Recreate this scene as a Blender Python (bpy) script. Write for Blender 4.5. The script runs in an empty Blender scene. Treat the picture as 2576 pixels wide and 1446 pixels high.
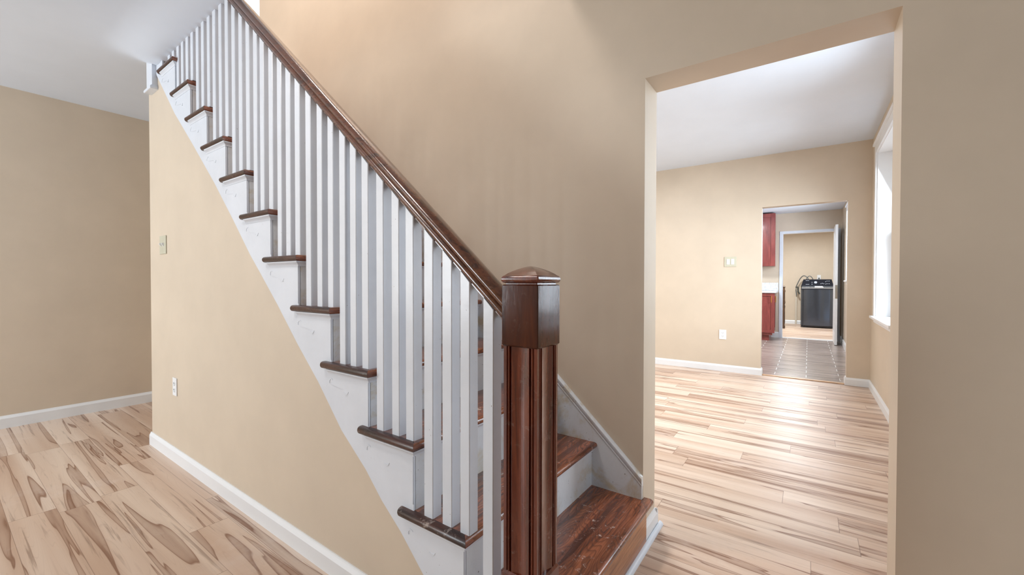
import bpy, bmesh, math, random
from mathutils import Vector, Matrix
random.seed(7)
S = bpy.context.scene
C = S.collection

# ------------------------------------------------------------------ camera
YAW, PITCH, ROLL, FPX = map(float, (35.4225, -0.7699, 0.0773, 1049.11))
yw, pt, rl = map(math.radians, (YAW, PITCH, ROLL))
F = Vector((math.cos(yw)*math.cos(pt), math.sin(yw)*math.cos(pt), math.sin(pt)))
R = Vector((math.sin(yw), -math.cos(yw), 0)); U = R.cross(F)
R2 = R*math.cos(rl) + U*math.sin(rl); U2 = U*math.cos(rl) - R*math.sin(rl)
cd = bpy.data.cameras.new('camera'); cam = bpy.data.objects.new('camera', cd); C.objects.link(cam)
cd.sensor_width = 36.0; cd.lens = FPX/2576*36.0; cd.clip_start = .02
m = Matrix((R2, U2, -F)).transposed().to_4x4(); m.translation = Vector((0, 0, 1.17)); cam.matrix_world = m
S.camera = cam

# ------------------------------------------------------------------ world, exposure, window light, added fill light
S.view_settings.view_transform = 'Standard'; S.view_settings.look = 'None'
S.view_settings.gamma = 1; S.view_settings.use_curve_mapping = False
S.view_settings.exposure = -0.07
W = bpy.data.worlds.new('sky'); S.world = W; W.use_nodes = True
W.node_tree.nodes['Background'].inputs[0].default_value = (.86, .93, 1, 1)
W.node_tree.nodes['Background'].inputs[1].default_value = 1.6

def area(name, loc, direction, sx, sy, power, col=(1, 1, 1)):
    l = bpy.data.lights.new(name, 'AREA'); l.shape = 'RECTANGLE'; l.size = sx; l.size_y = sy
    l.energy = power; l.color = col
    o = bpy.data.objects.new(name, l); C.objects.link(o); o.location = loc
    o.rotation_euler = Vector(direction).to_track_quat('-Z', 'Y').to_euler()
    return o
COOL = (.78, .89, 1)
area('window_or_fill_light', (5.10, -.85, 1.66), (0, 1, -.4), 1.05, 1.62, 62, COOL).data.spread = 2.1
area('window_or_fill_light', (3.25, -.85, 1.66), (0, 1, -.25), 1.05, 1.62, 62, COOL).data.spread = 2.6
area('ceiling_fill_light', (3.9, 2.0, 2.66), (0, 0, -1), .5, .5, 55, (.95, .97, 1))  # added overhead light, shares the next room's brightness with its windows
area('ceiling_fill_light', (.0, 1.5, 2.64), (.25, 0, -1), .3, .3, 12, (1, .93, .87))  # added hall light without a fixture, lifts the stair wall
area('window_or_fill_light', (.65, -3.32, 1.6), (0, 1, 0), 1.9, 1.7, 15, COOL)  # added fill behind the viewer, at a made-up front opening
area('window_or_fill_light', (-3.12, 4.42, 1.6), (1, 0, .05), 1.35, 1.7, 142, (.87, .94, 1))
area('window_or_fill_light', (2.3, 5.36, 4.25), (0, -1, -.15), 1.0, 1.5, 30, COOL)
area('window_or_fill_light', (-1.22, 4.05, 4.3), (1, 0, -.1), 1.7, 1.3, 22, (1, .92, .86))  # added fill from a made-up upstairs opening, brightens the stairwell wall
area('ceiling_fill_light', (.95, 2.5, 5.35), (.25, 0, -1), .7, .7, 108, (1, .88, .80))  # added warm light high over the stairs, reaches the lower stair wall
area('window_or_fill_light', (8.45, -.82, 1.75), (0, 1, -.1), 1.0, 1.1, 150, COOL)
area('ceiling_fill_light', (8.4, 1.1, 2.5), (0, 0, -1), .4, .4, 46, (.95, .97, 1))  # unseen light added to brighten the kitchen and its open door
area('ceiling_fill_light', (12.0, .3, 2.5), (0, 0, -1), .4, .4, 105, (.90, .96, 1))  # unseen light added to brighten the laundry walls

# ------------------------------------------------------------------ node helpers
class NT:
    def __init__(s, name):
        s.m = bpy.data.materials.new(name); s.m.use_nodes = True
        s.t = s.m.node_tree; s.b = s.t.nodes['Principled BSDF']; s.out = s.t.nodes['Material Output']
    def n(s, typ, **kw):
        nd = s.t.nodes.new(typ)
        for k, v in kw.items(): setattr(nd, k, v)
        return nd
    def put(s, inp, v):
        if isinstance(v, bpy.types.NodeSocket): s.t.links.new(v, inp)
        elif v is not None: inp.default_value = v
    def math(s, op, a, b=None, c=None):
        nd = s.n('ShaderNodeMath', operation=op)
        s.put(nd.inputs[0], a); s.put(nd.inputs[1], b)
        if c is not None: s.put(nd.inputs[2], c)
        return nd.outputs[0]
    def pos(s):
        g = s.n('ShaderNodeTexCoord'); sp = s.n('ShaderNodeSeparateXYZ'); s.t.links.new(g.outputs['Object'], sp.inputs[0])
        return g.outputs['Object'], sp.outputs
    def comb(s, x, y, z):
        nd = s.n('ShaderNodeCombineXYZ')
        for i, v in enumerate((x, y, z)): s.put(nd.inputs[i], v)
        return nd.outputs[0]
    def noise(s, vec, scale, detail=3, rough=.5, dist=0):
        nd = s.n('ShaderNodeTexNoise'); s.put(nd.inputs['Vector'], vec)
        nd.inputs['Scale'].default_value = scale; nd.inputs['Detail'].default_value = detail
        nd.inputs['Roughness'].default_value = rough; nd.inputs['Distortion'].default_value = dist
        return nd.outputs['Fac']
    def white(s, vec):
        nd = s.n('ShaderNodeTexWhiteNoise', noise_dimensions='3D'); s.put(nd.inputs['Vector'], vec); return nd.outputs['Value']
    def ramp(s, f, stops):
        nd = s.n('ShaderNodeValToRGB'); s.put(nd.inputs[0], f); e = nd.color_ramp.elements
        while len(e) > 1: e.remove(e[0])
        for i, (p, c) in enumerate(stops):
            el = e[0] if i == 0 else e.new(p)
            el.position = p; el.color = (*c, 1) if len(c) == 3 else c
        return nd.outputs[0]
    def mix(s, f, a, b, mode='MIX'):
        nd = s.n('ShaderNodeMix', data_type='RGBA', blend_type=mode)
        s.put(nd.inputs[0], f)
        for i, v in ((6, a), (7, b)):
            s.put(nd.inputs[i], (*v, 1) if isinstance(v, tuple) and len(v) == 3 else v)
        return nd.outputs[2]
    def bump(s, h, strength=.2, dist=.01):
        nd = s.n('ShaderNodeBump'); s.put(nd.inputs['Height'], h)
        nd.inputs['Strength'].default_value = strength; nd.inputs['Distance'].default_value = dist
        s.t.links.new(nd.outputs[0], s.b.inputs['Normal'])

def lin(r, g, b):
    f = lambda c: ((c/255+.055)/1.055)**2.4 if c > 10 else c/255/12.92
    return (f(r), f(g), f(b))

def paint(name, c, var=.04, rough=.45, bump=.05, scale=2.5):
    t = NT(name); P, _ = t.pos()
    f = t.noise(P, scale, 4, .6)
    d = tuple(max(0, x*(1-var*2)) for x in c)
    t.put(t.b.inputs['Base Color'], t.ramp(f, [(.3, d), (.7, c)]))
    t.b.inputs['Roughness'].default_value = rough
    t.bump(t.noise(P, 90, 3), bump, .004)
    return t.m

def trimpaint(name, c, rough=.3):
    t = NT(name); P, _ = t.pos()
    f = t.noise(P, 5, 4, .6); g = t.noise(P, 110, 2, .5)
    base = t.ramp(f, [(.3, tuple(x*.93 for x in c)), (.65, c)])
    chip = t.ramp(g, [(.215, lin(150, 140, 128)), (.24, (1, 1, 1))])
    t.put(t.b.inputs['Base Color'], t.mix(1.0, base, chip, 'MULTIPLY'))
    t.b.inputs['Roughness'].default_value = rough
    t.bump(t.noise(P, 28, 4), .18, .004)
    return t.m

def plain(name, c, rough=.4, metal=0.0, var=.03, scale=30):
    t = NT(name); P, _ = t.pos(); f = t.noise(P, scale, 2)
    t.put(t.b.inputs['Base Color'], t.ramp(f, [(.3, tuple(x*(1-var*2) for x in c)), (.7, c)]))
    t.b.inputs['Roughness'].default_value = rough; t.b.inputs['Metallic'].default_value = metal
    return t.m

def wood(name, dark, mid, light, axis='x', scale=1.0, rough=.25, coat=.5, wear=0.0, stretch=14, fine=.8, rings=0.0, bump=.22):
    """varnished wood, grain running along one axis"""
    t = NT(name); P, xyz = t.pos()
    k = {'x': 0, 'y': 1, 'z': 2}[axis]
    s = [1.0*stretch]*3; s[k] = 1.0
    v = t.comb(*[t.math('MULTIPLY', xyz[i], s[i]*scale) for i in range(3)])
    a = t.noise(v, 3.2, 6, .62, .6)
    b = t.noise(v, 13, 4, .6, .2)
    c1 = t.ramp(a, [(.30, dark), (.45, mid), (.58, light), (.72, mid)])
    c2 = t.ramp(b, [(.35, (.55, .5, .46)), (.55, (1, 1, 1))])
    col = t.mix(fine, c1, c2, 'MULTIPLY')
    if rings:
        vv = t.comb(*[t.math('MULTIPLY', xyz[i], (1.0 if i == k else 5.0)) for i in range(3)])
        rg_ = t.math('FRACT', t.math('MULTIPLY', t.noise(vv, 1.6, 2, .45), 34.0))
        col = t.mix(t.math('MULTIPLY', t.ramp(rg_, [(0, (1, 1, 1)), (.30, (.3, .3, .3)), (.55, (0, 0, 0)), (.92, (0, 0, 0)), (1, (1, 1, 1))]), rings), col, dark)
    if wear:
        w = t.noise(P, 30, 6, .75, .5); w2 = t.noise(P, 5, 3)
        f = t.math('MULTIPLY', t.ramp(w, [(.58, (0, 0, 0)), (.66, (1, 1, 1))]), t.ramp(w2, [(.42, (0, 0, 0)), (.62, (1, 1, 1))]))
        col = t.mix(t.math('MULTIPLY', f, wear), col, lin(205, 190, 180))
    t.put(t.b.inputs['Base Color'], col)
    t.b.inputs['Roughness'].default_value = rough
    t.b.inputs['Coat Weight'].default_value = coat; t.b.inputs['Coat Roughness'].default_value = .12
    t.bump(t.math('ADD', b, t.noise(P, 60, 3)), bump, .003)
    return t.m

def plank_floor(name, pw=.16, pl=1.22):
    t = NT(name); P, xyz = t.pos(); x, y = xyz[0], xyz[1]
    xr = t.math('DIVIDE', t.math('ADD', x, -.059+.16*20), pw)
    row = t.math('FLOOR', xr); fx = t.math('FRACT', xr)
    off = t.math('MULTIPLY', t.white(t.comb(row, 3.3, 1.1)), pl)
    yr = t.math('DIVIDE', t.math('ADD', t.math('ADD', y, 40.0), off), pl)
    idx = t.math('FLOOR', yr); fy = t.math('FRACT', yr)
    rnd = t.white(t.comb(row, idx, 7.7)); rnd2 = t.white(t.comb(row, idx, 19.1))
    # grain space: one random slice per plank
    gx = t.math('MULTIPLY', x, 13.0); gy = t.math('MULTIPLY', y, .55)
    gv = t.comb(gx, gy, t.math('MULTIPLY', rnd, 37.0))
    n1 = t.noise(gv, 1.0, 2, .5, .7)
    base = t.ramp(t.noise(gv, .55, 2), [(.35, lin(199, 170, 148)), (.65, lin(224, 204, 186))])
    tone = t.ramp(rnd2, [(0, (.92, .90, .88)), (1, (1, 1, 1))])
    base = t.mix(1.0, base, tone, 'MULTIPLY')
    streak = t.ramp(n1, [(.50, (0, 0, 0)), (.555, (.12, .12, .12)), (.562, (.95, .95, .95)), (.58, (.5, .5, .5)), (.62, (.32, .32, .32)), (.655, (.55, .55, .55)), (.66, (1, 1, 1)), (.70, (.7, .7, .7)), (.78, (.4, .4, .4))])
    col = t.mix(streak, base, lin(128, 88, 64))
    # second family of thin dark flame streaks
    gv2 = t.comb(t.math('MULTIPLY', x, 40.0), t.math('MULTIPLY', y, 1.3), t.math('MULTIPLY', rnd2, 51.0))
    n2 = t.noise(gv2, 1.0, 4, .6, .4)
    col = t.mix(t.math('MULTIPLY', t.ramp(n2, [(.60, (0, 0, 0)), (.70, (1, 1, 1))]), .55), col, lin(118, 88, 70))
    # fine contour grain
    cont = t.math('FRACT', t.math('MULTIPLY', t.noise(gv, .9, 2, .4), 26.0))
    col = t.mix(t.math('MULTIPLY', t.ramp(cont, [(0, (1, 1, 1)), (.16, (0, 0, 0))]), .12), col, lin(120, 80, 56))
    # seams
    sx = t.math('LESS_THAN', t.math('MINIMUM', fx, t.math('SUBTRACT', 1.0, fx)), .0065)
    sy = t.math('LESS_THAN', t.math('MINIMUM', fy, t.math('SUBTRACT', 1.0, fy)), .0012)
    seam = t.math('MAXIMUM', sx, sy)
    col = t.mix(t.math('MULTIPLY', seam, .55), col, lin(110, 80, 62))
    # dusty scuffs
    d = t.noise(P, 1.7, 5, .7, .3)
    col = t.mix(t.math('MULTIPLY', t.ramp(d, [(.55, (0, 0, 0)), (.75, (1, 1, 1))]), .30), col, lin(225, 215, 210))
    t.put(t.b.inputs['Base Color'], col)
    t.put(t.b.inputs['Roughness'], t.ramp(n1, [(.3, (.33, .33, .33)), (.7, (.42, .42, .42))]))
    t.bump(t.math('SUBTRACT', t.math('MULTIPLY', n2, .3), seam), .12, .002)
    return t.m

def tile_floor(name):
    t = NT(name); P, xyz = t.pos(); x, y = xyz[0], xyz[1]
    xr = t.math('DIVIDE', t.math('ADD', x, -6.2), .167); fx = t.math('FRACT', xr); row = t.math('FLOOR', xr)
    yr = t.math('DIVIDE', t.math('ADD', y, -.015+.33*20), .33); fy = t.math('FRACT', yr); col_i = t.math('FLOOR', yr)
    rnd = t.white(t.comb(row, col_i, 2.2))
    gv = t.comb(t.math('MULTIPLY', x, 26.0), t.math('MULTIPLY', y, 1.6), t.math('MULTIPLY', rnd, 9.0))
    n = t.noise(gv, 1.0, 4, .6, .5)
    c = t.ramp(n, [(.32, lin(112, 96, 88)), (.5, lin(160, 144, 134)), (.7, lin(188, 175, 166))])
    rowd = t.math('LESS_THAN', fx, .06)
    c = t.mix(t.math('MULTIPLY', rowd, .7), c, lin(96, 82, 76))
    e = t.math('LESS_THAN', t.math('MINIMUM', fy, t.math('SUBTRACT', 1.0, fy)), .011)
    half = t.math('LESS_THAN', t.math('FRACT', t.math('DIVIDE', t.math('ADD', x, -6.26), .333)), .5)
    c = t.mix(t.math('MULTIPLY', e, half), c, lin(238, 236, 230))
    t.put(t.b.inputs['Base Color'], c); t.b.inputs['Roughness'].default_value = .25
    return t.m

def marble(name):
    t = NT(name); P, _ = t.pos()
    v = t.noise(P, 9, 5, .6, 2.5)
    t.put(t.b.inputs['Base Color'], t.ramp(v, [(.47, lin(228, 231, 233)), (.5, lin(176, 180, 186)), (.53, lin(230, 232, 234))]))
    t.b.inputs['Roughness'].default_value = .2
    return t.m

def glass(name):
    t = NT(name)
    tr = t.n('ShaderNodeBsdfTransparent'); gl = t.n('ShaderNodeBsdfGlossy'); gl.inputs['Roughness'].default_value = .02
    mx = t.n('ShaderNodeMixShader'); mx.inputs[0].default_value = .06
    t.t.links.new(tr.outputs[0], mx.inputs[1]); t.t.links.new(gl.outputs[0], mx.inputs[2]); t.t.links.new(mx.outputs[0], t.out.inputs[0])
    return t.m

M = {}
M['wall'] = paint('beige_wall_paint', lin(212, 197, 177))
M['ceiling'] = paint('ceiling_white_paint', lin(218, 226, 237), .02, .6, .03)
M['white'] = trimpaint('white_gloss_trim_paint', lin(221, 227, 236))
def wornpaint(name, c, grime):
    t = NT(name); P, _ = t.pos()
    f = t.noise(P, 4.5, 6, .7, .4)
    base = t.ramp(f, [(.36, grime), (.50, tuple(x*.95 for x in c)), (.62, c)])
    chip = t.ramp(t.noise(P, 75, 3, .6), [(.26, lin(110, 98, 84)), (.29, (1, 1, 1))])
    t.put(t.b.inputs['Base Color'], t.mix(1.0, base, chip, 'MULTIPLY')); t.b.inputs['Roughness'].default_value = .32
    t.bump(t.noise(P, 28, 4), .25, .004)
    return t.m
M['worn'] = wornpaint('worn_white_paint', lin(221, 226, 232), lin(200, 190, 170))
M['white_clean'] = paint('white_trim_paint', lin(232, 234, 236), .02, .35, .03)
M['floor'] = plank_floor('spalted_maple_laminate')
M['tile'] = tile_floor('grey_wood_look_tile')
M['tread'] = wood('reddish_oak_tread', lin(64, 28, 16), lin(122, 66, 40), lin(158, 92, 60), 'x', .8, .26, .6, .95, 14, .7, .62)
M['nosing'] = wood('dark_stained_nosing', lin(22, 10, 7), lin(48, 22, 13), lin(84, 42, 24), 'x', 1, .35, .2, .25)
M['nosing_side'] = wood('dark_stained_return_nosing', lin(22, 10, 7), lin(48, 22, 13), lin(74, 36, 20), 'y', 1, .35, .12, .5)
M['riser_wood'] = wood('orange_stained_riser', lin(110, 64, 36), lin(164, 104, 62), lin(186, 128, 82), 'x', .6, .35, .3)
M['newel'] = wood('mahogany_newel', lin(62, 24, 12), lin(90, 35, 17), lin(112, 50, 27), 'z', .9, .2, .7, .12, 10, .35, 0, .06)
M['newel_box'] = wood('dark_mahogany_box', lin(46, 19, 10), lin(66, 28, 13), lin(82, 38, 19), 'z', .9, .14, 0, .05, 6, .3, 0, .035)
M['newel_box'].node_tree.nodes['Principled BSDF'].inputs['Specular IOR Level'].default_value = .42
M['rail'] = wood('brown_handrail_varnish', lin(44, 22, 11), lin(84, 46, 24), lin(108, 62, 36), 'y', .8, .2, .6, .08, 14, .5, 0, .06)
M['cabinet'] = wood('cherry_cabinet', lin(112, 48, 46), lin(128, 58, 54), lin(142, 68, 62), 'z', .5, .3, .4, 0, 6, .25)
M['marble'] = marble('speckled_white_marble')
M['gold'] = plain('brushed_gold', lin(212, 160, 80), .3, 1)
M['nickel'] = plain('brushed_nickel', lin(175, 172, 165), .35, 1)
M['plate_tan'] = plain('almond_plastic', lin(196, 193, 172), .4)
M['plate_white'] = plain('white_plastic', lin(236, 238, 240), .3)
M['slot'] = plain('dark_slot', lin(70, 72, 66), .6)
M['glass'] = glass('window_glass')
M['washer_metal'] = plain('gunmetal_washer', lin(88, 96, 110), .16, .9)
M['washer_black'] = plain('black_console', lin(24, 27, 38), .2)
M['washer_lid'] = plain('smoked_lid_trim', lin(170, 176, 182), .2, .6)
M['paper'] = plain('white_paper', lin(240, 240, 244), .7)
M['print'] = plain('grey_print', lin(175, 180, 190), .5)
M['hose'] = plain('grey_hose_rubber', lin(104, 106, 104), .5)
M['pipe'] = plain('tan_pipe', lin(205, 196, 180), .5)
M['darkwood'] = wood('dark_furniture', lin(30, 18, 10), lin(60, 38, 22), lin(92, 62, 36), 'z', 1, .3, .5)
M['threshold'] = wood('light_oak_threshold', lin(190, 145, 100), lin(215, 172, 128), lin(228, 190, 150), 'y', 1, .35, .3)

# ------------------------------------------------------------------ mesh helpers
def link(name, bm, mat, parent=None, smooth=False):
    me = bpy.data.meshes.new(name)
    bmesh.ops.recalc_face_normals(bm, faces=bm.faces); bm.to_mesh(me); bm.free()
    me.materials.append(mat)
    if smooth:
        me.polygons.foreach_set('use_smooth', [True]*len(me.polygons))
        me.set_sharp_from_angle(angle=math.radians(35))
    o = bpy.data.objects.new(name, me); C.objects.link(o)
    if parent: o.parent = parent
    return o
def box(bm, x0, x1, y0, y1, z0, z1, bev=0):
    vs = [bm.verts.new(p) for p in ((x0, y0, z0), (x1, y0, z0), (x1, y1, z0), (x0, y1, z0), (x0, y0, z1), (x1, y0, z1), (x1, y1, z1), (x0, y1, z1))]
    fs = [bm.faces.new([vs[i] for i in f]) for f in ((0, 3, 2, 1), (4, 5, 6, 7), (0, 1, 5, 4), (1, 2, 6, 5), (2, 3, 7, 6), (3, 0, 4, 7))]
    if bev:
        es = list({e for f in fs for e in f.edges})
        bmesh.ops.bevel(bm, geom=es, offset=bev, segments=2, affect='EDGES', profile=.5)
    return bm
def boxo(name, mat, parent, *a, **k):
    return link(name, box(bmesh.new(), *a, **k), mat, parent)
def prism(bm, pts, axis, a, b):
    """extrude polygon (2-D pts in the two other axes) along axis from a to b"""
    def P(u, v, w):
        return {'x': (w, u, v), 'y': (u, w, v), 'z': (u, v, w)}[axis]
    A = [bm.verts.new(P(u, v, a)) for u, v in pts]; B = [bm.verts.new(P(u, v, b)) for u, v in pts]
    n = len(pts)
    bm.faces.new(A); bm.faces.new(B[::-1])
    for i in range(n): bm.faces.new((A[i], A[(i+1) % n], B[(i+1) % n], B[i]))
    return bm
def loft(bm, rings, cap=True):
    V = [[bm.verts.new(p) for p in r] for r in rings]; n = len(V[0])
    for a, b in zip(V, V[1:]):
        for i in range(n): bm.faces.new((a[i], a[(i+1) % n], b[(i+1) % n], b[i]))
    if cap: bm.faces.new(V[0][::-1]); bm.faces.new(V[-1])
    return bm
def tube(bm, pts, r, seg=8):
    rings = []
    for i, p in enumerate(pts):
        p = Vector(p); d = (Vector(pts[min(i+1, len(pts)-1)]) - Vector(pts[max(i-1, 0)])).normalized()
        u = d.cross(Vector((0, 0, 1)));  u = (u if u.length > .01 else Vector((1, 0, 0))).normalized(); v = d.cross(u)
        rings.append([p + (u*math.cos(2*math.pi*j/seg) + v*math.sin(2*math.pi*j/seg))*r for j in range(seg)])
    return loft(bm, rings)
def disc(bm, c, axis, r, d, seg=20):
    c = Vector(c); ax = {'x': 0, 'y': 1, 'z': 2}[axis]; rings = []
    for w in (0, d):
        ring = []
        for j in range(seg):
            a = 2*math.pi*j/seg; q = [0, 0, 0]; q[ax] = w; q[(ax+1) % 3] = r*math.cos(a); q[(ax+2) % 3] = r*math.sin(a)
            ring.append(c + Vector(q))
        rings.append(ring)
    return loft(bm, rings)
def thing(name, label, cat, loc=(0, 0, 0), group=None):
    o = bpy.data.objects.new(name, None); C.objects.link(o); o.location = loc; o.empty_display_size = .1
    o['label'] = label; o['category'] = cat
    if group: o['group'] = group
    return o
def tag(o, label, cat, group=None):
    o['label'] = label; o['category'] = cat
    if group: o['group'] = group
    return o
def struct(o, label=None, cat=None):
    o['kind'] = 'structure'
    if label: o['label'] = label
    if cat: o['category'] = cat
    return o
def settle(root):
    """keep children where they were built once the empty stands at the base of its thing"""
    bpy.context.view_layer.update()
    for ch in root.children: ch.matrix_parent_inverse = root.matrix_world.inverted()

# ------------------------------------------------------------------ measures of the house
H = 2.714                       # hall ceiling
XS = .9017                      # outer edge of the treads
XF = .928                       # face of the white stringer
XW, XW2 = 1.845, 2.016          # wall beside the stairs
YL = 5.2077                     # far wall of the hall
YE = 3.84                       # end of the wall under the stairs
YO0, YO1, ZO = -.2413, .594, 2.0666   # opening to the next room
XB, XB2 = 6.071, 6.19           # wall between next room and kitchen
YR = -.566                      # window wall of the next room
XK, XK2 = 10.45, 10.57          # kitchen back wall
ZT = [.204, .412, .642, .852, 1.069, 1.284, 1.503, 1.720, 1.934, 2.150, 2.365, 2.579, 2.795]
YT = [.552, .806, 1.030, 1.270, 1.509, 1.757, 2.000, 2.243, 2.491, 2.740, 2.989, 3.243, 3.485]
YN = YT + [3.727]
TH = .026

# floors
struct(boxo('floor', M['floor'], None, -3.4, XB+.03, -3.6, YL+.2, -.1, 0), 'light maple plank floor with brown streaks across hall and next room', 'floor')
struct(boxo('floor_kitchen', M['tile'], None, XB+.03, XK+.06, -.9, 3.2, -.1, 0), 'grey wood look tile floor with dashed white grout beyond far doorway', 'floor')
struct(boxo('floor_laundry', M['floor'], None, XK+.06, 14.5, -1.4, 2.0, -.1, 0), 'pale plank floor in front of the washing machine', 'floor')

# ceilings
CX = .957                       # edge of the stairwell
def sag(x, y):                  # the old plaster hangs lower along the stairwell edge
    fx = min(1, max(0, (x-.66)/.29)); fy = 1-min(1, max(0, (y-3.6)/.27)); return (.056 + .022*min(1, max(0, (y-2.6)/1.0)))*fx*fx*(3-2*fx)*fy*fy*(3-2*fy)
bm = bmesh.new()
gx = [-3.3, -1.5, 0, .5, .66, .70, .74, .78, .82, .86, .90, .93, CX]; gy = [-3.5, -1, 0, 1, 2, 2.6, 2.9, 3.2, 3.4, 3.6, 3.65, 3.7, 3.75, 3.8, 3.85, 3.9, 4.5] + [YL+.02, YL+.14]
V = [[bm.verts.new((x, y, H-sag(x, y))) for y in gy] for x in gx]; T = [[bm.verts.new((x, y, 3.0)) for y in (gy[0], gy[-1])] for x in (gx[0], gx[-1])]
for i in range(len(gx)-1):
    for j in range(len(gy)-1): bm.faces.new((V[i][j], V[i][j+1], V[i+1][j+1], V[i+1][j]))
bm.faces.new([v for v in V[-1]] + [T[1][1], T[1][0]]); bm.faces.new([v for v in V[0]][::-1] + [T[0][0], T[0][1]])
bm.faces.new([V[i][0] for i in range(len(gx))] + [T[1][0], T[0][0]]); bm.faces.new([V[i][-1] for i in range(len(gx))][::-1] + [T[0][1], T[1][1]])
bm.faces.new((T[0][0], T[1][0], T[1][1], T[0][1]))
box(bm, CX, XW, -3.5, 1.05, H, 3.0); box(bm, CX, XW2+2.5, YE+.1, YL+.14, H, 3.0)
struct(link('ceiling', bm, M['ceiling'], smooth=True), 'white hall ceiling cut off along the stairwell edge', 'ceiling')
struct(boxo('ceiling_next_room', M['ceiling'], None, XW2, XB, YR-.2, 3.5, 2.75, 2.9), 'bright white ceiling of the room beyond the opening', 'ceiling')
struct(boxo('ceiling_kitchen', M['ceiling'], None, XB2, XK, -.9, 3.1, 2.61, 2.75), 'kitchen ceiling seen through the far doorway', 'ceiling')
struct(boxo('ceiling_laundry', M['ceiling'], None, XK2, 14.4, -1.4, 2.0, 2.58, 2.72), 'laundry room ceiling above the washing machine', 'ceiling')
struct(boxo('ceiling_upstairs', M['ceiling'], None, -1.2, 4.3, .4, YL+.2, 5.4, 5.5), 'upstairs ceiling over the stairwell', 'ceiling')

def wall_with_hole(bm, axis, w0, w1, a0, a1, z0, z1, holes):
    """wall slab normal to axis, spanning a0..a1 in the other horizontal axis, with (b0,b1,c0,c1) holes"""
    cuts = sorted({a0, a1} | {h for hh in holes for h in hh[:2]})
    for p, q in zip(cuts, cuts[1:]):
        hs = [h for h in holes if h[0] <= p and h[1] >= q]
        segs = [(z0, z1)]
        for h in hs:
            segs = [s for (s0, s1) in segs for s in ((s0, min(s1, h[2])), (max(s0, h[3]), s1)) if s[1] - s[0] > 1e-4]
        for s0, s1 in segs:
            if axis == 'x': box(bm, w0, w1, p, q, s0, s1)
            else: box(bm, p, q, w0, w1, s0, s1)
    return bm
# wall beside the stairs, with the opening
bm = bmesh.new()
wall_with_hole(bm, 'x', XW, XW2, -3.5, 4.228, 0, 3.0, [(YO0, YO1, 0, ZO)])
box(bm, XW, XW2, .4, 4.228, 3.0, 5.4); box(bm, XW, XW2, 4.228, YL, 0, 3.0)
bmesh.ops.remove_doubles(bm, verts=bm.verts, dist=.0005)
struct(link('wall_right', bm, M['wall']), 'beige plaster wall rising beside the stairs with a tall plain opening', 'wall')
struct(boxo('wall_back', M['wall'], None, -3.3, 4.3, YL, YL+.14, 0, 3.0), 'beige end wall of the hall at far left', 'wall')
struct(link('wall_upstairs_back', wall_with_hole(bmesh.new(), 'y', YL, YL+.14, -1.2, 4.3, 3.0, 5.4, [(1.85, 2.75, 3.5, 5.0)]), M['wall']), 'upstairs wall with the bright window at top of the stairs', 'wall')
bm = bmesh.new(); wall_with_hole(bm, 'x', -1.2, -1.1, .4, YL, 3.0, 5.4, [(3.2, 4.9, 3.65, 4.95)]); box(bm, -1.2, 4.3, .3, .4, 3.0, 5.4); box(bm, 4.2, 4.3, .4, YL, 3.0, 5.4)  # the hole is an added opening for the upstairs fill light
struct(link('wall_upstairs_sides', bm, M['wall']), 'upstairs side walls above the hall', 'wall')
struct(boxo('floor_upstairs', M['wall'], None, XW2, 4.3, .4, YL, 2.96, 3.0), 'upstairs landing floor', 'floor')
struct(link('wall_front', wall_with_hole(bmesh.new(), 'y', -3.3, -3.14, -3.3, XW, 0, H, [(-.3, 1.6, .75, 2.45)]), M['wall']), 'beige front wall with an added opening for fill light behind the viewer', 'wall')
struct(link('wall_left', wall_with_hole(bmesh.new(), 'x', -3.1, -2.95, -3.3, YL, 0, H, [(3.72, 5.12, .75, 2.45)]), M['wall']), 'beige left wall with wide window behind the viewer', 'wall')
struct(boxo('wall_light_blocker', M['wall'], None, -.72, -.6, -3.14, 1.3, 0, H), 'unseen beige wall added to shade the right wall', 'wall')  # added out of view to keep window light off the right wall
# next room
struct(link('wall_next_room_window', wall_with_hole(bmesh.new(), 'y', YR-.2, YR, XW2, XB, 0, 2.9, [(2.70, 3.80, .82, 2.50), (4.56, 5.65, .82, 2.50)]), M['wall']), 'beige window wall on the right of the next room', 'wall')
struct(link('wall_next_room_back', wall_with_hole(bmesh.new(), 'x', XB, XB2, YR-.2, 3.5, 0, 2.9, [(-.358, .483, 0, 2.105)]), M['wall']), 'beige far wall of the next room with a doorway to the kitchen', 'wall')
struct(boxo('wall_next_room_side', M['wall'], None, XW2, XB, 3.4, 3.5, 0, 2.9), 'beige side wall of the next room', 'wall')
# kitchen
struct(link('wall_kitchen_window', wall_with_hole(bmesh.new(), 'y', -.73, -.53, XB2, XK, 0, 2.75, [(7.9, 9.0, 1.2, 2.36)]), M['wall']), 'kitchen window wall on the right of the tile floor', 'wall')
struct(link('wall_kitchen_back', wall_with_hole(bmesh.new(), 'x', XK, XK2, -.73, 3.1, 0, 2.75, [(-.47, .465, 0, 2.215)]), M['wall']), 'kitchen back wall around the laundry doorway', 'wall')
struct(boxo('wall_kitchen_side', M['wall'], None, XB2, XK, 3.0, 3.1, 0, 2.75), 'kitchen side wall', 'wall')
bm = bmesh.new(); box(bm, 14.2, 14.3, -1.4, 2.0, 0, 2.72); box(bm, XK2, 14.2, 1.9, 2.0, 0, 2.72); box(bm, XK2, 14.2, -1.4, -1.3, 0, 2.72)
struct(link('wall_laundry', bm, M['wall']), 'beige laundry room walls behind the washing machine', 'wall')

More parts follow.
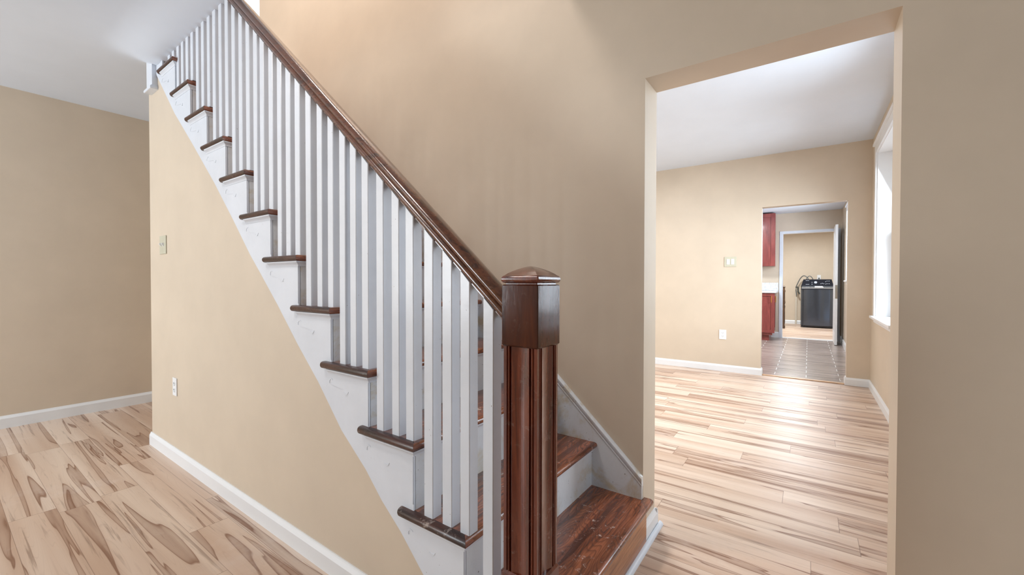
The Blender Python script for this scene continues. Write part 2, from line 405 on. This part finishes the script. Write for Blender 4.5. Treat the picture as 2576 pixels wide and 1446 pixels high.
# wall under the stairs with its sloping top, the old painted line against the stringer slightly wavy
EDGE = [(3.70, 2.64), (3.638, 2.575), (3.295, 2.239), (2.994, 1.988), (2.678, 1.716), (2.429, 1.483), (2.245, 1.303), (2.141, 1.214), (1.969, 1.063), (1.798, .902), (1.634, .760), (1.47, .595), (1.317, .482), (1.226, .397), (1.122, .319), (1.011, .217), (.86, .09), (.77, 0)]
bm = bmesh.new(); prism(bm, [(YE, 0), (YE, H)] + [(3.76, H)] + [(y, z-.012) for y, z in EDGE[:-1]] + [(.79, 0)], 'x', .9350, .9358)
prism(bm, [(YE, 0), (YE, H), (3.78, H)] + [(y+.02, z-.06) for y, z in EDGE[:-2]] + [(.9, .0)], 'x', .9358, .96)
box(bm, .96, XW, YE-.1, YE, 0, H)
struct(link('wall_under_stairs', bm, M['wall']), 'beige triangular wall under the stairs', 'wall')

# ------------------------------------------------------------------ baseboards
def base_profile(h, t):
    return [(0, 0), (t, 0), (t, h-.022), (t*.45, h-.006), (t*.3, h), (0, h)]
def baseboard(bm, axis, w, sgn, a, b, h=.088, t=.014):
    """runs along axis; w = wall face coordinate, sgn = direction it stands out"""
    pts = base_profile(h, t)
    if axis == 'y': prism(bm, [(w+sgn*u, v) for u, v in pts], 'y', a, b)
    else: prism(bm, [(w+sgn*u, v) for u, v in pts], 'x', a, b)
    return bm
M['base'] = M['white_clean']
bm = baseboard(bmesh.new(), 'y', .935, -1, .80, YE+.014); baseboard(bm, 'x', YE, 1, .935, XW)
struct(link('baseboard_left', bm, M['base']), 'white baseboard along the wall under the stairs', 'baseboard')
struct(link('baseboard_back', baseboard(bmesh.new(), 'x', YL, -1, -2.95, XW, .1), M['base']), 'white baseboard along the far left hall wall', 'baseboard')
struct(link('baseboard_jamb', baseboard(bmesh.new(), 'x', YO1, -1, XW+.002, XW2), M['base']), 'white baseboard block at the foot of the opening beside the bottom stair', 'baseboard')
bm = baseboard(bmesh.new(), 'y', XW2, 1, YO1-.014, 3.4); baseboard(bm, 'y', XW2, 1, YR, YO0+.014)
struct(link('baseboard_next_room_near', bm, M['base']), 'baseboard on the near wall of the next room', 'baseboard')
bm = baseboard(bmesh.new(), 'y', XB, -1, .469, 3.4); baseboard(bm, 'x', .483, -1, XB, XB2)
struct(link('baseboard_next_room_left', bm, M['base']), 'white baseboard left of the kitchen doorway', 'baseboard')
bm = baseboard(bmesh.new(), 'y', XB, -1, YR, -.344); baseboard(bm, 'x', -.358, 1, XB, XB2)
struct(link('baseboard_next_room_right', bm, M['base']), 'short white baseboard right of the kitchen doorway', 'baseboard')
struct(link('baseboard_right', baseboard(bmesh.new(), 'x', YR, 1, XW2, XB), M['base']), 'white baseboard under the windows of the next room', 'baseboard')
bm = baseboard(bmesh.new(), 'y', XK, -1, .505, 3.0, .12); baseboard(bm, 'y', XK, -1, -.53, -.50, .12); baseboard(bm, 'x', -.53, 1, XB2, XK, .12)
struct(link('baseboard_kitchen', bm, M['base']), 'white baseboard around the kitchen tile floor', 'baseboard')
struct(link('baseboard_laundry', baseboard(bmesh.new(), 'y', 14.2, -1, -1.3, 1.9, .10), M['base']), 'white baseboard in the laundry room', 'baseboard')
# quarter round at the foot of the bottom riser
pts = [(.578, 0), (.578, .018)] + [(.578-.018*math.sin(a), .018*math.cos(a)) for a in [math.radians(d) for d in (15, 30, 45, 60, 75, 90)]]
struct(link('trim_1', prism(bmesh.new(), pts, 'x', 1.02, 2.048), M['white']), 'white quarter round strip on the floor along the bottom stair', 'trim')
struct(boxo('trim_2', M['threshold'], None, XB+.02, XB2-.04, -.343, .469, 0, .009, bev=.003), 'light oak threshold strip in the kitchen doorway', 'trim')
struct(boxo('trim_3', M['white_clean'], None, XK-.005, XK2, -.44, .44, 0, .006), 'pale threshold in the laundry doorway', 'trim')
# casing block where the wall corner meets the ceiling
bm = box(bmesh.new(), .905, .936, 3.647, 3.765, 2.492, 2.695)
loft(bm, [[(.905-d, 3.647-d, z), (.937, 3.647-d, z), (.937, 3.765+d, z), (.905-d, 3.765+d, z)] for d, z in ((0, 2.512), (.003, 2.506), (.011, 2.498), (.014, 2.490), (.013, 2.480), (.010, 2.478))])
struct(link('trim_4', bm, M['white']), 'small white moulded block under the ceiling at the wall corner', 'trim')

# ------------------------------------------------------------------ staircase
st = thing('staircase', 'straight wooden staircase with dark treads and chipped white sides', 'staircase', (1.38, .6, 0))
TR = XS
def bull(d0, n=6):
    """half-round nosing profile: (distance in from the edge, z below the top)"""
    r = TH/2
    return [(r - r*math.sin(a)*1.0, -r + r*math.cos(a)) for a in [math.pi*i/n for i in range(n+1)]]
for k in range(13):
    z = ZT[k]; y0 = YT[k]; yb = YN[k+1] + .03
    xr = 1.829
    first, last = k == 0, k == 12
    RW = .031
    prof = bull(0)
    # tread board
    bm = bmesh.new(); pr = prof + [(RW, -TH), (yb-y0, -TH), (yb-y0, 0), (RW, 0)]
    x0 = 1.016 if first else (.96 if last else None)
    rings = []
    for side in (0, 1):
        ring = []
        for (d, w) in pr:
            if side: x = XW+.018 if (first and d < .035) else xr
            else: x = x0 if x0 else TR + min(d, RW)
            ring.append((x, y0+d, z+w))
        rings.append(ring)
    # extra ring keeps the mitre crisp
    loft(bm, rings)
    if first:
        box(bm, .935, 1.016, .677, yb, z-TH, z)
    tr = link('tread', bm, M['tread'], st, smooth=True)
    if not first and not last:
        bm = bmesh.new(); rings = []
        L = .315 + random.uniform(-.006, .006)
        for yy, sc in ((None, 1), (y0+L-.012, 1), (y0+L-.004, .86), (y0+L, .5)):
            ring = []
            for (d, w) in prof + [(RW, -TH), (RW, 0)]:
                x = TR + (RW - (RW-d)*sc)
                zz = z - TH/2 + (w+TH/2)*(sc if sc == 1 else (.7+.3*sc))
                ring.append((x, (y0 + d + .0006) if yy is None else yy, zz))
            rings.append(ring)
        link('return_nosing', loft(bm, rings), M['nosing_side'], tr, smooth=True)
        # dark varnish-worn front nosing strip
        # cove moulding under the overhang, mitred round the corner
        cz = z-TH; prc = [(0, 0), (.018, 0), (.0175, -.005), (.014, -.007), (.0075, -.012), (.004, -.018), (.004, -.022), (0, -.022)]
        ry = y0+.028
        bm = bmesh.new(); rings = [[(XF-a, y0+L-.03-.5*a, cz+b) for a, b in prc], [(XF-a, ry-a, cz+b) for a, b in prc], [(1.829, ry-a, cz+b) for a, b in prc]]
        loft(bm, rings)
        link('cove_moulding', bm, M['white'], tr, smooth=True)
    elif first:
        pass
    # riser
    zb = 0 if first else ZT[k-1]
    if first:
        boxo('riser', M['riser_wood'], st, 1.016, XW+.0, y0+.026, y0+.045, 0, z-TH)
    else:
        boxo('riser', M['worn'], st, .9372, 1.829, y0+.028, y0+.046, zb, z-TH)
        # scrolled bracket panel on the stringer
        a = y0+.029; zt = z-TH-.004; b = z-.004
        out = [(a, zt), (a+.262, zt), (a+.258, b-.055), (a+.248, b-.066), (a+.236, b-.084), (a+.222, b-.086), (a+.205, b-.088),
               (a+.185, b-.090), (a+.165, b-.092), (a+.155, b-.094), (a+.143, b-.104), (a+.128, b-.107), (a+.112, b-.112), (a+.09, b-.124), (a+.066, b-.138), (a+.04, b-.152),
               (a+.02, b-.168), (a+.002, b-.19), (a, b-.204)]
        bm = prism(bmesh.new(), out, 'x', XF-.0022, XF+.001)
        br = link('bracket', bm, M['white'], st)
        # the carved crescents of the bracket scroll
        for cy, cz, rr, a0, a1 in ((a+.236, b-.072, .014, -40, 150), (a+.135, b-.094, .015, 190, 330)):
            bm = bmesh.new(); P1 = []; P2 = []
            for i in range(11):
                t = math.radians(a0 + (a1-a0)*i/10); w = .0052*math.sin(math.pi*i/10)
                P1.append((cy+rr*math.cos(t), cz+rr*math.sin(t))); P2.append((cy+(rr-w-.0008)*math.cos(t), cz+(rr-w-.0008)*math.sin(t)))
            prism(bm, P1 + P2[::-1], 'x', XF-.0034, XF-.002)
            link('scroll', bm, M['white'], br)
# stringer: sawtooth on top, wavy painted edge below
saw = []
for k in range(1, 13):
    y = YT[k]+.028
    saw += [(y, ZT[k-1]-.002 if k > 1 else ZT[0]-.03), (y, ZT[k]-TH+.001)]
saw += [(YT[12]+.06, ZT[12]-TH)]
low = [(y, z) for y, z in EDGE]
bm = prism(bmesh.new(), [(.69, 0), (.69, ZT[0]-.02), (YT[1]+.028, ZT[0]-.02)] + saw[1:] + [(3.74, 2.70)] + low[:-1] + [(.77, 0)], 'x', XF, .9349)
link('stringer', bm, M['white'], st)
# skirt board against the wall with its cap strip
q = lambda y: .292 + .925*(y-.594)
link('skirt_board', prism(bmesh.new(), [(YO1+.001, .205), (YO1+.001, q(.594)), (4.0, q(4.0)), (4.0, q(4.0)-.35), (.93, .20)], 'x', 1.829, XW-.0005), M['worn'], st)
bm = bmesh.new()
loft(bm, [[(x, y, q(y)+d) for x, d in ((XW-.0005, -.030), (1.8275, -.030), (1.8255, -.024), (1.8275, -.018), (1.8235, -.010), (1.8235, .006), (1.829, .012), (1.837, .014), (XW-.0005, .014))] for y in (YO1, 4.0)])
link('skirt_cap', bm, M['worn'], st, smooth=True)
settle(st)

# ------------------------------------------------------------------ railing: newel post, handrail, balusters
rg = thing('stair_railing', 'stair railing with mahogany newel post, brown handrail and square white balusters', 'railing', (.955, .6155, 0))
NX0, NY0, NW = .8975, .558, .115
ncx, ncy = NX0+NW/2, NY0+NW/2
def sq(h, z, n=6):
    """square ring with slightly softened corners"""
    c = h*.04; P = []
    for sx, sy in ((1, 1), (-1, 1), (-1, -1), (1, -1)):
        a, b = (sx*h, sy*(h-c)), (sx*(h-c), sy*h)
        pr = [a, b] if sx*sy > 0 else [b, a]
        P += pr
    return [(ncx+u, ncy+v, z) for u, v in P]
hb = NW/2
shaft_h = hb-.0045
face = [(0, 0), (.09, 0), (.10, .0035), (.115, .0035), (.125, .0005), (.15, -.001), (.175, .0005), (.185, .009), (.225, .009), (.235, .001)] + \
       [(.25 + .5*i/10, .001 + .0042*math.sin(math.pi*i/10)) for i in range(11)] + \
       [(.765, .001), (.775, .009), (.815, .009), (.825, .0005), (.85, -.001), (.875, .0005), (.885, .0035), (.90, .0035), (.91, 0)]
def shaft_ring(z):
    P = []
    for q4 in range(4):
        for t, d in face:
            u = -shaft_h + 2*shaft_h*t; v = -(shaft_h-d)
            for _ in range(q4): u, v = -v, u
            P.append((ncx+u, ncy+v, z))
    return P
ns = link('newel_post', loft(bmesh.new(), [shaft_ring(.36), shaft_ring(1.0)]), M['newel'], rg)
nb = link('newel_box', loft(bmesh.new(), [sq(hb-.004, .998), sq(hb, 1.002), sq(hb, 1.160), sq(hb-.003, 1.163)]), M['newel_box'], ns)
cap = [(.050, 1.162), (.050, 1.167), (.0555, 1.1685), (.0585, 1.172), (.0595, 1.177), (.0585, 1.182), (.056, 1.186), (.0525, 1.188), (.046, 1.1935), (.037, 1.199), (.027, 1.204), (.016, 1.2085), (.007, 1.2115), (.0015, 1.2125)]
link('newel_cap', loft(bmesh.new(), [sq(h, z) for h, z in cap]), M['newel'], ns, smooth=True)
link('newel_base', loft(bmesh.new(), [sq(hb, 0), sq(hb, .385), sq(hb-.005, .392)]), M['newel'], ns)
# handrail
SL = .878
def rail_z(y): return 1.068 + SL*(y-.705)
hp = [(.017, 0), (.017, .006), (.023, .008), (.0265, .013), (.0275, .020), (.0265, .027), (.0225, .032), (.0205, .035), (.0235, .0385), (.0295, .041), (.0325, .047), (.0325, .054), (.029, .062), (.021, .069), (.010, .0735), (0, .0745)]
full = [(u, v) for u, v in hp] + [(-u, v) for u, v in hp[-2::-1]]
RX = .954
bm = bmesh.new()
rings = [[(RX+u, y, rail_z(y)+v*1.08) for u, v in full] for y in (.672, 1.3, 2.0, 2.66)]
loft(bm, rings)
link('handrail', bm, M['rail'], rg, smooth=True)
# balusters
BY = [.746, .835, .910, .990, 1.081, 1.155, 1.238, 1.322, 1.397, 1.466, 1.547, 1.625, 1.712, 1.796, 1.875, 1.955, 2.036, 2.120, 2.190, 2.270, 2.350, 2.431, 2.512, 2.595, 2.677, 2.760, 2.842, 2.925, 3.005, 3.085, 3.165, 3.245, 3.33, 3.41]
for i, y in enumerate(BY):
    k = max(j for j in range(13) if YT[j] + .012 < y)
    h = .0198 + random.uniform(-.0008, .0008); x0 = .9315 + random.uniform(-.0012, .0012); x1 = x0+.040
    zb = ZT[k]
    za, zc = rail_z(y-h)+.004, rail_z(y+h)+.004
    if y > 2.6: za = zc = 3.0
    b = .0022
    lo = [(x0+b, y-h), (x1-b, y-h), (x1, y-h+b), (x1, y+h-b), (x1-b, y+h), (x0+b, y+h), (x0, y+h-b), (x0, y-h+b)]
    jit = random.uniform(-.0015, .0015)
    top = [(px, py, (za if py < y else zc) + (0)) for px, py in lo]
    loft(bm := bmesh.new(), [[(px, py+jit, zb) for px, py in lo], top])
    link('baluster', bm, M['white'], rg)
settle(rg)

# ------------------------------------------------------------------ windows
def window(name, label, axis_w, x0, x1, z0, z1, yf, depth, sgn=-1, casing=True, meeting=None):
    """window in a wall normal to y; yf = room face, recess goes to yf + sgn*depth"""
    root = thing(name, label, 'window', ((x0+x1)/2, yf, z0)); root['kind'] = 'structure'
    y1 = yf + sgn*depth
    a, b = sorted((yf - sgn*.001, y1))
    bm = bmesh.new(); t = .012
    box(bm, x0, x0+t, a, b, z0, z1); box(bm, x1-t, x1, a, b, z0, z1); box(bm, x0+t, x1-t, a, b, z1-t, z1); box(bm, x0+t, x1-t, a, b, z0, z0+.004)
    link('window_jamb', bm, M['white_clean'], root)
    if casing:
        c, d = sorted((yf, yf - sgn*.018)); bm = bmesh.new(); w = .08
        box(bm, x0-w, x0+.002, c, d, z0-.0, z1+w); box(bm, x1-.002, x1+w, c, d, z0-.0, z1+w); box(bm, x0, x1, c, d, z1-.002, z1+w)
        c, d = sorted((yf, yf - sgn*.034)); box(bm, x0-w-.012, x1+w+.012, c, d, z1+w, z1+w+.022)
        link('window_casing', bm, M['white_clean'], root)
    c, d = sorted((y1+0.0, yf - sgn*.045))
    sl = link('window_sill', box(bmesh.new(), x0-.10, x1+.10, *sorted((yf, yf - sgn*.045)), z0-.022, z0+.003, bev=.004), M['white_clean'], root)
    if casing: link('apron', box(bmesh.new(), x0-.06, x1+.06, *sorted((yf, yf - sgn*.014)), z0-.06, z0-.022), M['white_clean'], root)
    zm = meeting or (z0+z1)/2
    for (za, zb, off) in ((z0+.004, zm+.02, .045), (zm-.02, z1-t, .08)):
        yy = yf + sgn*(depth-.11+off); c, d = sorted((yy, yy+sgn*.03)); w = .042
        bm = bmesh.new(); A, B = x0+t, x1-t
        box(bm, A, A+w, c, d, za, zb); box(bm, B-w, B, c, d, za, zb); box(bm, A+w, B-w, c, d, za, za+w); box(bm, A+w, B-w, c, d, zb-w, zb)
        s = link('sash', bm, M['white_clean'], root)
        ym = (c+d)/2
        link('pane', box(bmesh.new(), A+w, B-w, ym-.002, ym+.002, za+w, zb-w), M['glass'], s)
    settle(root)
    return root
window('window_1', 'tall white sash window in the next room, seen edge on at far right', 'y', 4.56, 5.65, .82, 2.50, YR, .18)
window('window_2', 'white sash window of the next room hidden by the near jamb', 'y', 2.70, 3.80, .82, 2.50, YR, .18)
window('window_3', 'small kitchen window with a white sill above the tile floor', 'y', 7.9, 9.0, 1.2, 2.36, -.53, .18)
window('window_4', 'bright upstairs window just above the handrail at the top', 'y', 1.85, 2.75, 3.5, 5.0, YL, .12, sgn=1)

# laundry doorway frame and the open door
bm = bmesh.new()
box(bm, XK-.002, XK2+.002, .445, .4655, 0, 2.215); box(bm, XK-.002, XK2+.002, -.4705, -.45, 0, 2.215); box(bm, XK-.002, XK2+.002, -.45, .445, 2.185, 2.2155)
box(bm, XK-.016, XK-.002, .455, .505, 0, 2.235); box(bm, XK-.016, XK-.002, -.505, -.46, 0, 2.235); box(bm, XK-.016, XK-.002, -.46, .455, 2.203, 2.235)
struct(link('trim_5', bm, M['white']), 'white painted frame around the laundry doorway', 'door frame')
dr = thing('door_1', 'white panelled door standing open in front of the laundry doorway', 'door', (10.43, -.42, 0)); dr['kind'] = 'structure'
dv = Vector((-.699, 0.0, 0)).normalized(); L = .70; T = .038
bm = bmesh.new(); hx, hy = 10.43, -.435
def leaf(bm, a, b, n0, n1, z0, z1):
    """box on the door leaf: a..b along it from the hinge, n0..n1 through its thickness"""
    box(bm, hx-b, hx-a, hy+n0, hy+n1, z0, z1)
box(bm, hx-L+.05, hx-.05, hy+.004, hy+T-.004, .05, 2.2)
for a0, a1 in ((0, .11), (L-.11, L), (.30, .40)): leaf(bm, a0, a1, 0, T, .012, 2.235)
for z0, z1 in ((.012, .22), (.86, 1.06), (1.66, 1.78), (2.10, 2.235)): leaf(bm, .11, .30, 0, T, z0, z1); leaf(bm, .40, L-.11, 0, T, z0, z1)
lf = link('door_leaf', bm, M['white_clean'], dr)
link('latch_plate', box(bmesh.new(), hx-L-.003, hx-L, hy+.002, hy+T-.002, .87, 1.12), M['nickel'], dr)
link('latch_bolt', box(bmesh.new(), hx-L-.010, hx-L-.003, hy+.013, hy+.026, .98, 1.01), M['nickel'], dr)
link('hinge', box(bmesh.new(), hx-.004, hx+.012, hy+.01, hy+.03, .3, .39), M['nickel'], dr)
settle(dr)

# ------------------------------------------------------------------ wall plates
def outlet(label, face_dir, x, y, z, w=.07, h=.115):
    """duplex outlet on a wall normal to -x"""
    r = thing('wall_outlet', label, 'outlet', (x, y, z-h/2))
    link('cover_plate', box(bmesh.new(), x-.006, x-.0005, y-w/2, y+w/2, z-h/2, z+h/2, bev=.002), M['plate_white'], r)
    for s in (-.021, .021):
        sk = link('socket', disc(bmesh.new(), (x-.008, y, z+s), 'x', .0155, .003), M['plate_white'], r)
        bm = bmesh.new(); box(bm, x-.0088, x-.0078, y-.008, y-.0055, z+s-.002, z+s+.008); box(bm, x-.0088, x-.0078, y+.0055, y+.008, z+s-.002, z+s+.008); box(bm, x-.0088, x-.0078, y-.002, y+.002, z+s-.011, z+s-.007)
        link('slot', bm, M['slot'], sk)
    settle(r)
outlet('white duplex outlet low on the beige wall under the stairs', 'x', .935, 3.35, .486)
outlet('white duplex outlet low on the far wall of the next room', 'x', XB, .915, .482, .085, .125)
r = thing('light_switch', 'almond double toggle switch plate high on the wall under the stairs', 'light switch', (.935, 3.555, 1.355))
link('cover_plate', box(bmesh.new(), .929, .9345, 3.492, 3.618, 1.355, 1.478, bev=.002), M['plate_tan'], r)
for y in (3.532, 3.578):
    link('toggle', loft(bmesh.new(), [[(.929, y-.005, 1.405), (.929, y+.005, 1.405), (.929, y+.005, 1.430), (.929, y-.005, 1.430)], [(.917, y-.004, 1.418), (.917, y+.004, 1.418), (.917, y+.004, 1.428), (.917, y-.004, 1.428)]]), M['plate_white'], r)
settle(r)
r = thing('light_switch', 'grey double rocker switch plate on the far wall left of the kitchen doorway', 'light switch', (XB, .832, 1.37))
link('cover_plate', box(bmesh.new(), XB-.006, XB-.0005, .762, .902, 1.37, 1.50, bev=.002), M['plate_tan'], r)
for y in (.806, .858):
    link('rocker', box(bmesh.new(), XB-.010, XB-.006, y-.018, y+.018, 1.400, 1.470, bev=.0015), M['plate_white'], r)
settle(r)

# ------------------------------------------------------------------ kitchen cabinets
def shaker(bm, x, y0, y1, z0, z1, t=.02, fr=.06):
    """frame-and-panel front facing -x, outer face at x"""
    box(bm, x, x+t, y0, y0+fr, z0, z1); box(bm, x, x+t, y1-fr, y1, z0, z1)
    box(bm, x, x+t, y0+fr, y1-fr, z0, z0+fr); box(bm, x, x+t, y0+fr, y1-fr, z1-fr, z1)
    box(bm, x+.015, x+t, y0+fr, y1-fr, z0+fr, z1-fr)
    return bm
def pull(bm, p, axis_out, L=.13):
    x, y, z = p; ox, oy = axis_out
    tube(bm, [(x+ox*.03, y+oy*.03, z-L/2), (x+ox*.03, y+oy*.03, z+L/2)], .006)
    for s in (-.045, .045): tube(bm, [(x, y, z+s), (x+ox*.03, y+oy*.03, z+s)], .005)
    return bm
cb = thing('base_cabinet', 'cherry base cabinet with gold handles under the marble counter', 'cabinet', (10.1, .95, 0))
link('body', box(bmesh.new(), 9.775, 10.43, .585, 1.40, .115, .955), M['cabinet'], cb)
link('toe_kick', box(bmesh.new(), 9.82, 10.43, .64, 1.38, 0, .12), M['cabinet'], cb)
d = link('door', shaker(bmesh.new(), 9.752, .545, 1.0, .16, .955), M['cabinet'], cb)
link('handle', pull(bmesh.new(), (9.752, .60, .83), (-1, 0)), M['gold'], d)
bm = bmesh.new(); fr = .055
box(bm, 9.80, 9.855, .567, .585, .16, .94); box(bm, 10.36, 10.42, .567, .585, .16, .94); box(bm, 9.855, 10.36, .567, .585, .16, .22); box(bm, 9.855, 10.36, .567, .585, .88, .94); box(bm, 9.855, 10.36, .576, .585, .22, .88)
d = link('door', bm, M['cabinet'], cb)
link('handle', pull(bmesh.new(), (9.90, .567, .83), (0, -1)), M['gold'], d)
settle(cb)
tag(link('countertop', box(bmesh.new(), 9.72, 10.445, .52, 1.42, .958, .992, bev=.004), M['marble']), 'white marble countertop slab on the cherry base cabinet', 'countertop')
tag(link('backsplash', box(bmesh.new(), 10.425, 10.447, .52, 1.42, .994, 1.16), M['marble']), 'speckled white marble backsplash standing behind the counter', 'backsplash')
uc = thing('wall_cabinet', 'cherry wall cabinet hanging under the kitchen ceiling', 'cabinet', (10.2, .95, 1.5))
link('body', box(bmesh.new(), 10.07, 10.447, .575, 1.40, 1.50, 2.585), M['cabinet'], uc)
link('door', shaker(bmesh.new(), 10.05, .562, 1.0, 1.505, 2.58, fr=.075), M['cabinet'], uc)
settle(uc)

# ------------------------------------------------------------------ laundry
wm = thing('washing_machine', 'dark grey top loading washing machine with a black console', 'washing machine', (13.55, -.17, 0))
wy0, wy1 = -.53, .165
pts = [(13.19, wy0+.03), (13.205, wy0+.008), (13.23, wy0), (13.86, wy0), (13.86, wy1), (13.23, wy1), (13.205, wy1-.008), (13.19, wy1-.03)]
# slightly bowed front
fr_ = [(13.19-.022*math.sin(math.pi*i/8), wy1-.03-(wy1-wy0-.06)*i/8) for i in range(1, 8)]
link('body', prism(bmesh.new(), pts + fr_, 'z', .06, .985), M['washer_metal'], wm, smooth=True)
link('base', box(bmesh.new(), 13.20, 13.85, wy0+.01, wy1-.01, .02, .06), M['washer_black'], wm)
for a, b in ((13.24, wy0+.06), (13.24, wy1-.06), (13.8, wy0+.06), (13.8, wy1-.06)): link('foot', disc(bmesh.new(), (a, b, 0), 'z', .02, .02), M['washer_black'], wm)
link('top_rim', box(bmesh.new(), 13.165, 13.86, wy0, wy1, .985, 1.005), M['washer_black'], wm)
link('lid', loft(bmesh.new(), [[(13.18, wy0+.02, 1.005), (13.62, wy0+.02, 1.03), (13.62, wy1-.02, 1.03), (13.18, wy1-.02, 1.005)], [(13.17, wy0+.02, 1.035), (13.62, wy0+.02, 1.075), (13.62, wy1-.02, 1.075), (13.17, wy1-.02, 1.035)]]), M['washer_lid'], wm)
con = link('console', loft(bmesh.new(), [[(13.60, wy0-.0, 1.075), (13.86, wy0, 1.005), (13.86, wy1, 1.005), (13.60, wy1+.0, 1.075)], [(13.72, wy0+.04, 1.245), (13.86, wy0+.04, 1.255), (13.86, wy1-.05, 1.255), (13.72, wy1-.05, 1.245)]]), M['washer_black'], wm)
def on_con(u, v):  # u along -y from the left end, v up the sloping console face
    return Vector((13.60+.12*v-.003, wy1-.03-u, 1.075+.17*v))
bm = bmesh.new(); c0 = on_con(.285, .5); ring = []; rings = []
nrm = Vector((-.17, 0, .12)).normalized(); up = Vector((.12, 0, .17)).normalized(); sd = Vector((0, 1, 0))
for o_ in (0, .018): rings.append([c0 + nrm*o_ + (up*math.cos(2*math.pi*j/20)+sd*math.sin(2*math.pi*j/20))*.034 for j in range(20)])
link('dial', loft(bm, rings), M['print'], con)
def decal(bm, u, v, w, h):
    a = on_con(u, v); r = [a + nrm*.0 - sd*dx + up*dy for dx, dy in ((0, 0), (w, 0), (w, h), (0, h))]
    loft(bm, [r, [p + nrm*.003 for p in r]])
for v in (.80, .20):
    bm = bmesh.new(); decal(bm, .07, v, .078, .010); link('printed_line', bm, M['print'], con)
for (u, v) in ((.20, .2), (.20, .5), (.39, .3), (.42, .35), (.45, .3), (.49, .25), (.49, .6), (.52, .3), (.52, .7), (.56, .3), (.56, .7)):
    bm = bmesh.new(); decal(bm, u, v, .016, .018); link('button', bm, M['print'], con)
settle(wm)
bm = loft(bmesh.new(), [[(13.20, -.13, 1.042), (13.20, -.31, 1.042), (13.46, -.29, 1.069), (13.46, -.13, 1.069)], [(13.20, -.13, 1.044), (13.20, -.31, 1.044), (13.46, -.29, 1.071), (13.46, -.13, 1.071)]])
tag(link('paper_sheet', bm, M['paper']), 'white paper leaflet lying on the washing machine lid', 'paper')
tag(link('standpipe', box(bmesh.new(), 14.05, 14.10, .262, .30, 0, 1.04), M['pipe']), 'thin tan vertical drain pipe left of the washing machine', 'pipe')
def arc(p0, p1, h, n=14, lean=0):
    P0, P1 = Vector(p0), Vector(p1)
    return [P0.lerp(P1, i/n) + Vector((0, lean*math.sin(math.pi*i/n), h*math.sin(math.pi*i/n))) for i in range(n+1)]
tag(link('drain_hose', tube(bmesh.new(), [(14.02, .27, .80), (14.03, .285, .95)] + arc((14.03, .285, 1.04), (13.90, -.02, 1.22), .21), .013), M['hose'], smooth=True), 'grey drain hose arching from the pipe to the washer back, the larger loop', 'hose')
tag(link('supply_hose', tube(bmesh.new(), arc((13.90, .08, 1.20), (13.90, -.12, 1.20), .14), .010), M['hose'], smooth=True), 'thin grey supply hose arching behind the console, the smaller loop', 'hose')
tag(link('elbow_hose', tube(bmesh.new(), [(14.0, .262, 1.05), (14.0, .235, 1.02), (14.0, .235, .92), (14.0, .20, .84)], .018), M['slot'], smooth=True), 'black hose elbow beside the tan pipe', 'hose')
r = thing('wall_outlet', 'small outlet with a black plug on the wall above the washing machine', 'outlet', (14.2, -.23, 1.24))
link('cover_plate', box(bmesh.new(), 14.192, 14.1995, -.27, -.19, 1.25, 1.37), M['plate_white'], r)
link('plug', box(bmesh.new(), 14.16, 14.192, -.24, -.215, 1.255, 1.295), M['slot'], r)
settle(r)
# dark turned furniture edge beside the laundry door
prof = [(.030, 0), (.034, .05), (.022, .09), (.030, .16), (.026, .5), (.034, .56), (.022, .60), (.034, .66), (.026, .72), (.024, .9), (.034, .95), (.018, 1.0), (.026, 1.03), (.03, 1.05), (.018, 1.075), (.004, 1.085)]
bm = bmesh.new(); loft(bm, [[(12.6+r_*math.cos(2*math.pi*j/14), .508+r_*math.sin(2*math.pi*j/14), z) for j in range(14)] for r_, z in prof])
tag(link('turned_post', bm, M['darkwood'], smooth=True), 'dark turned wooden post standing inside the laundry room at left', 'post')
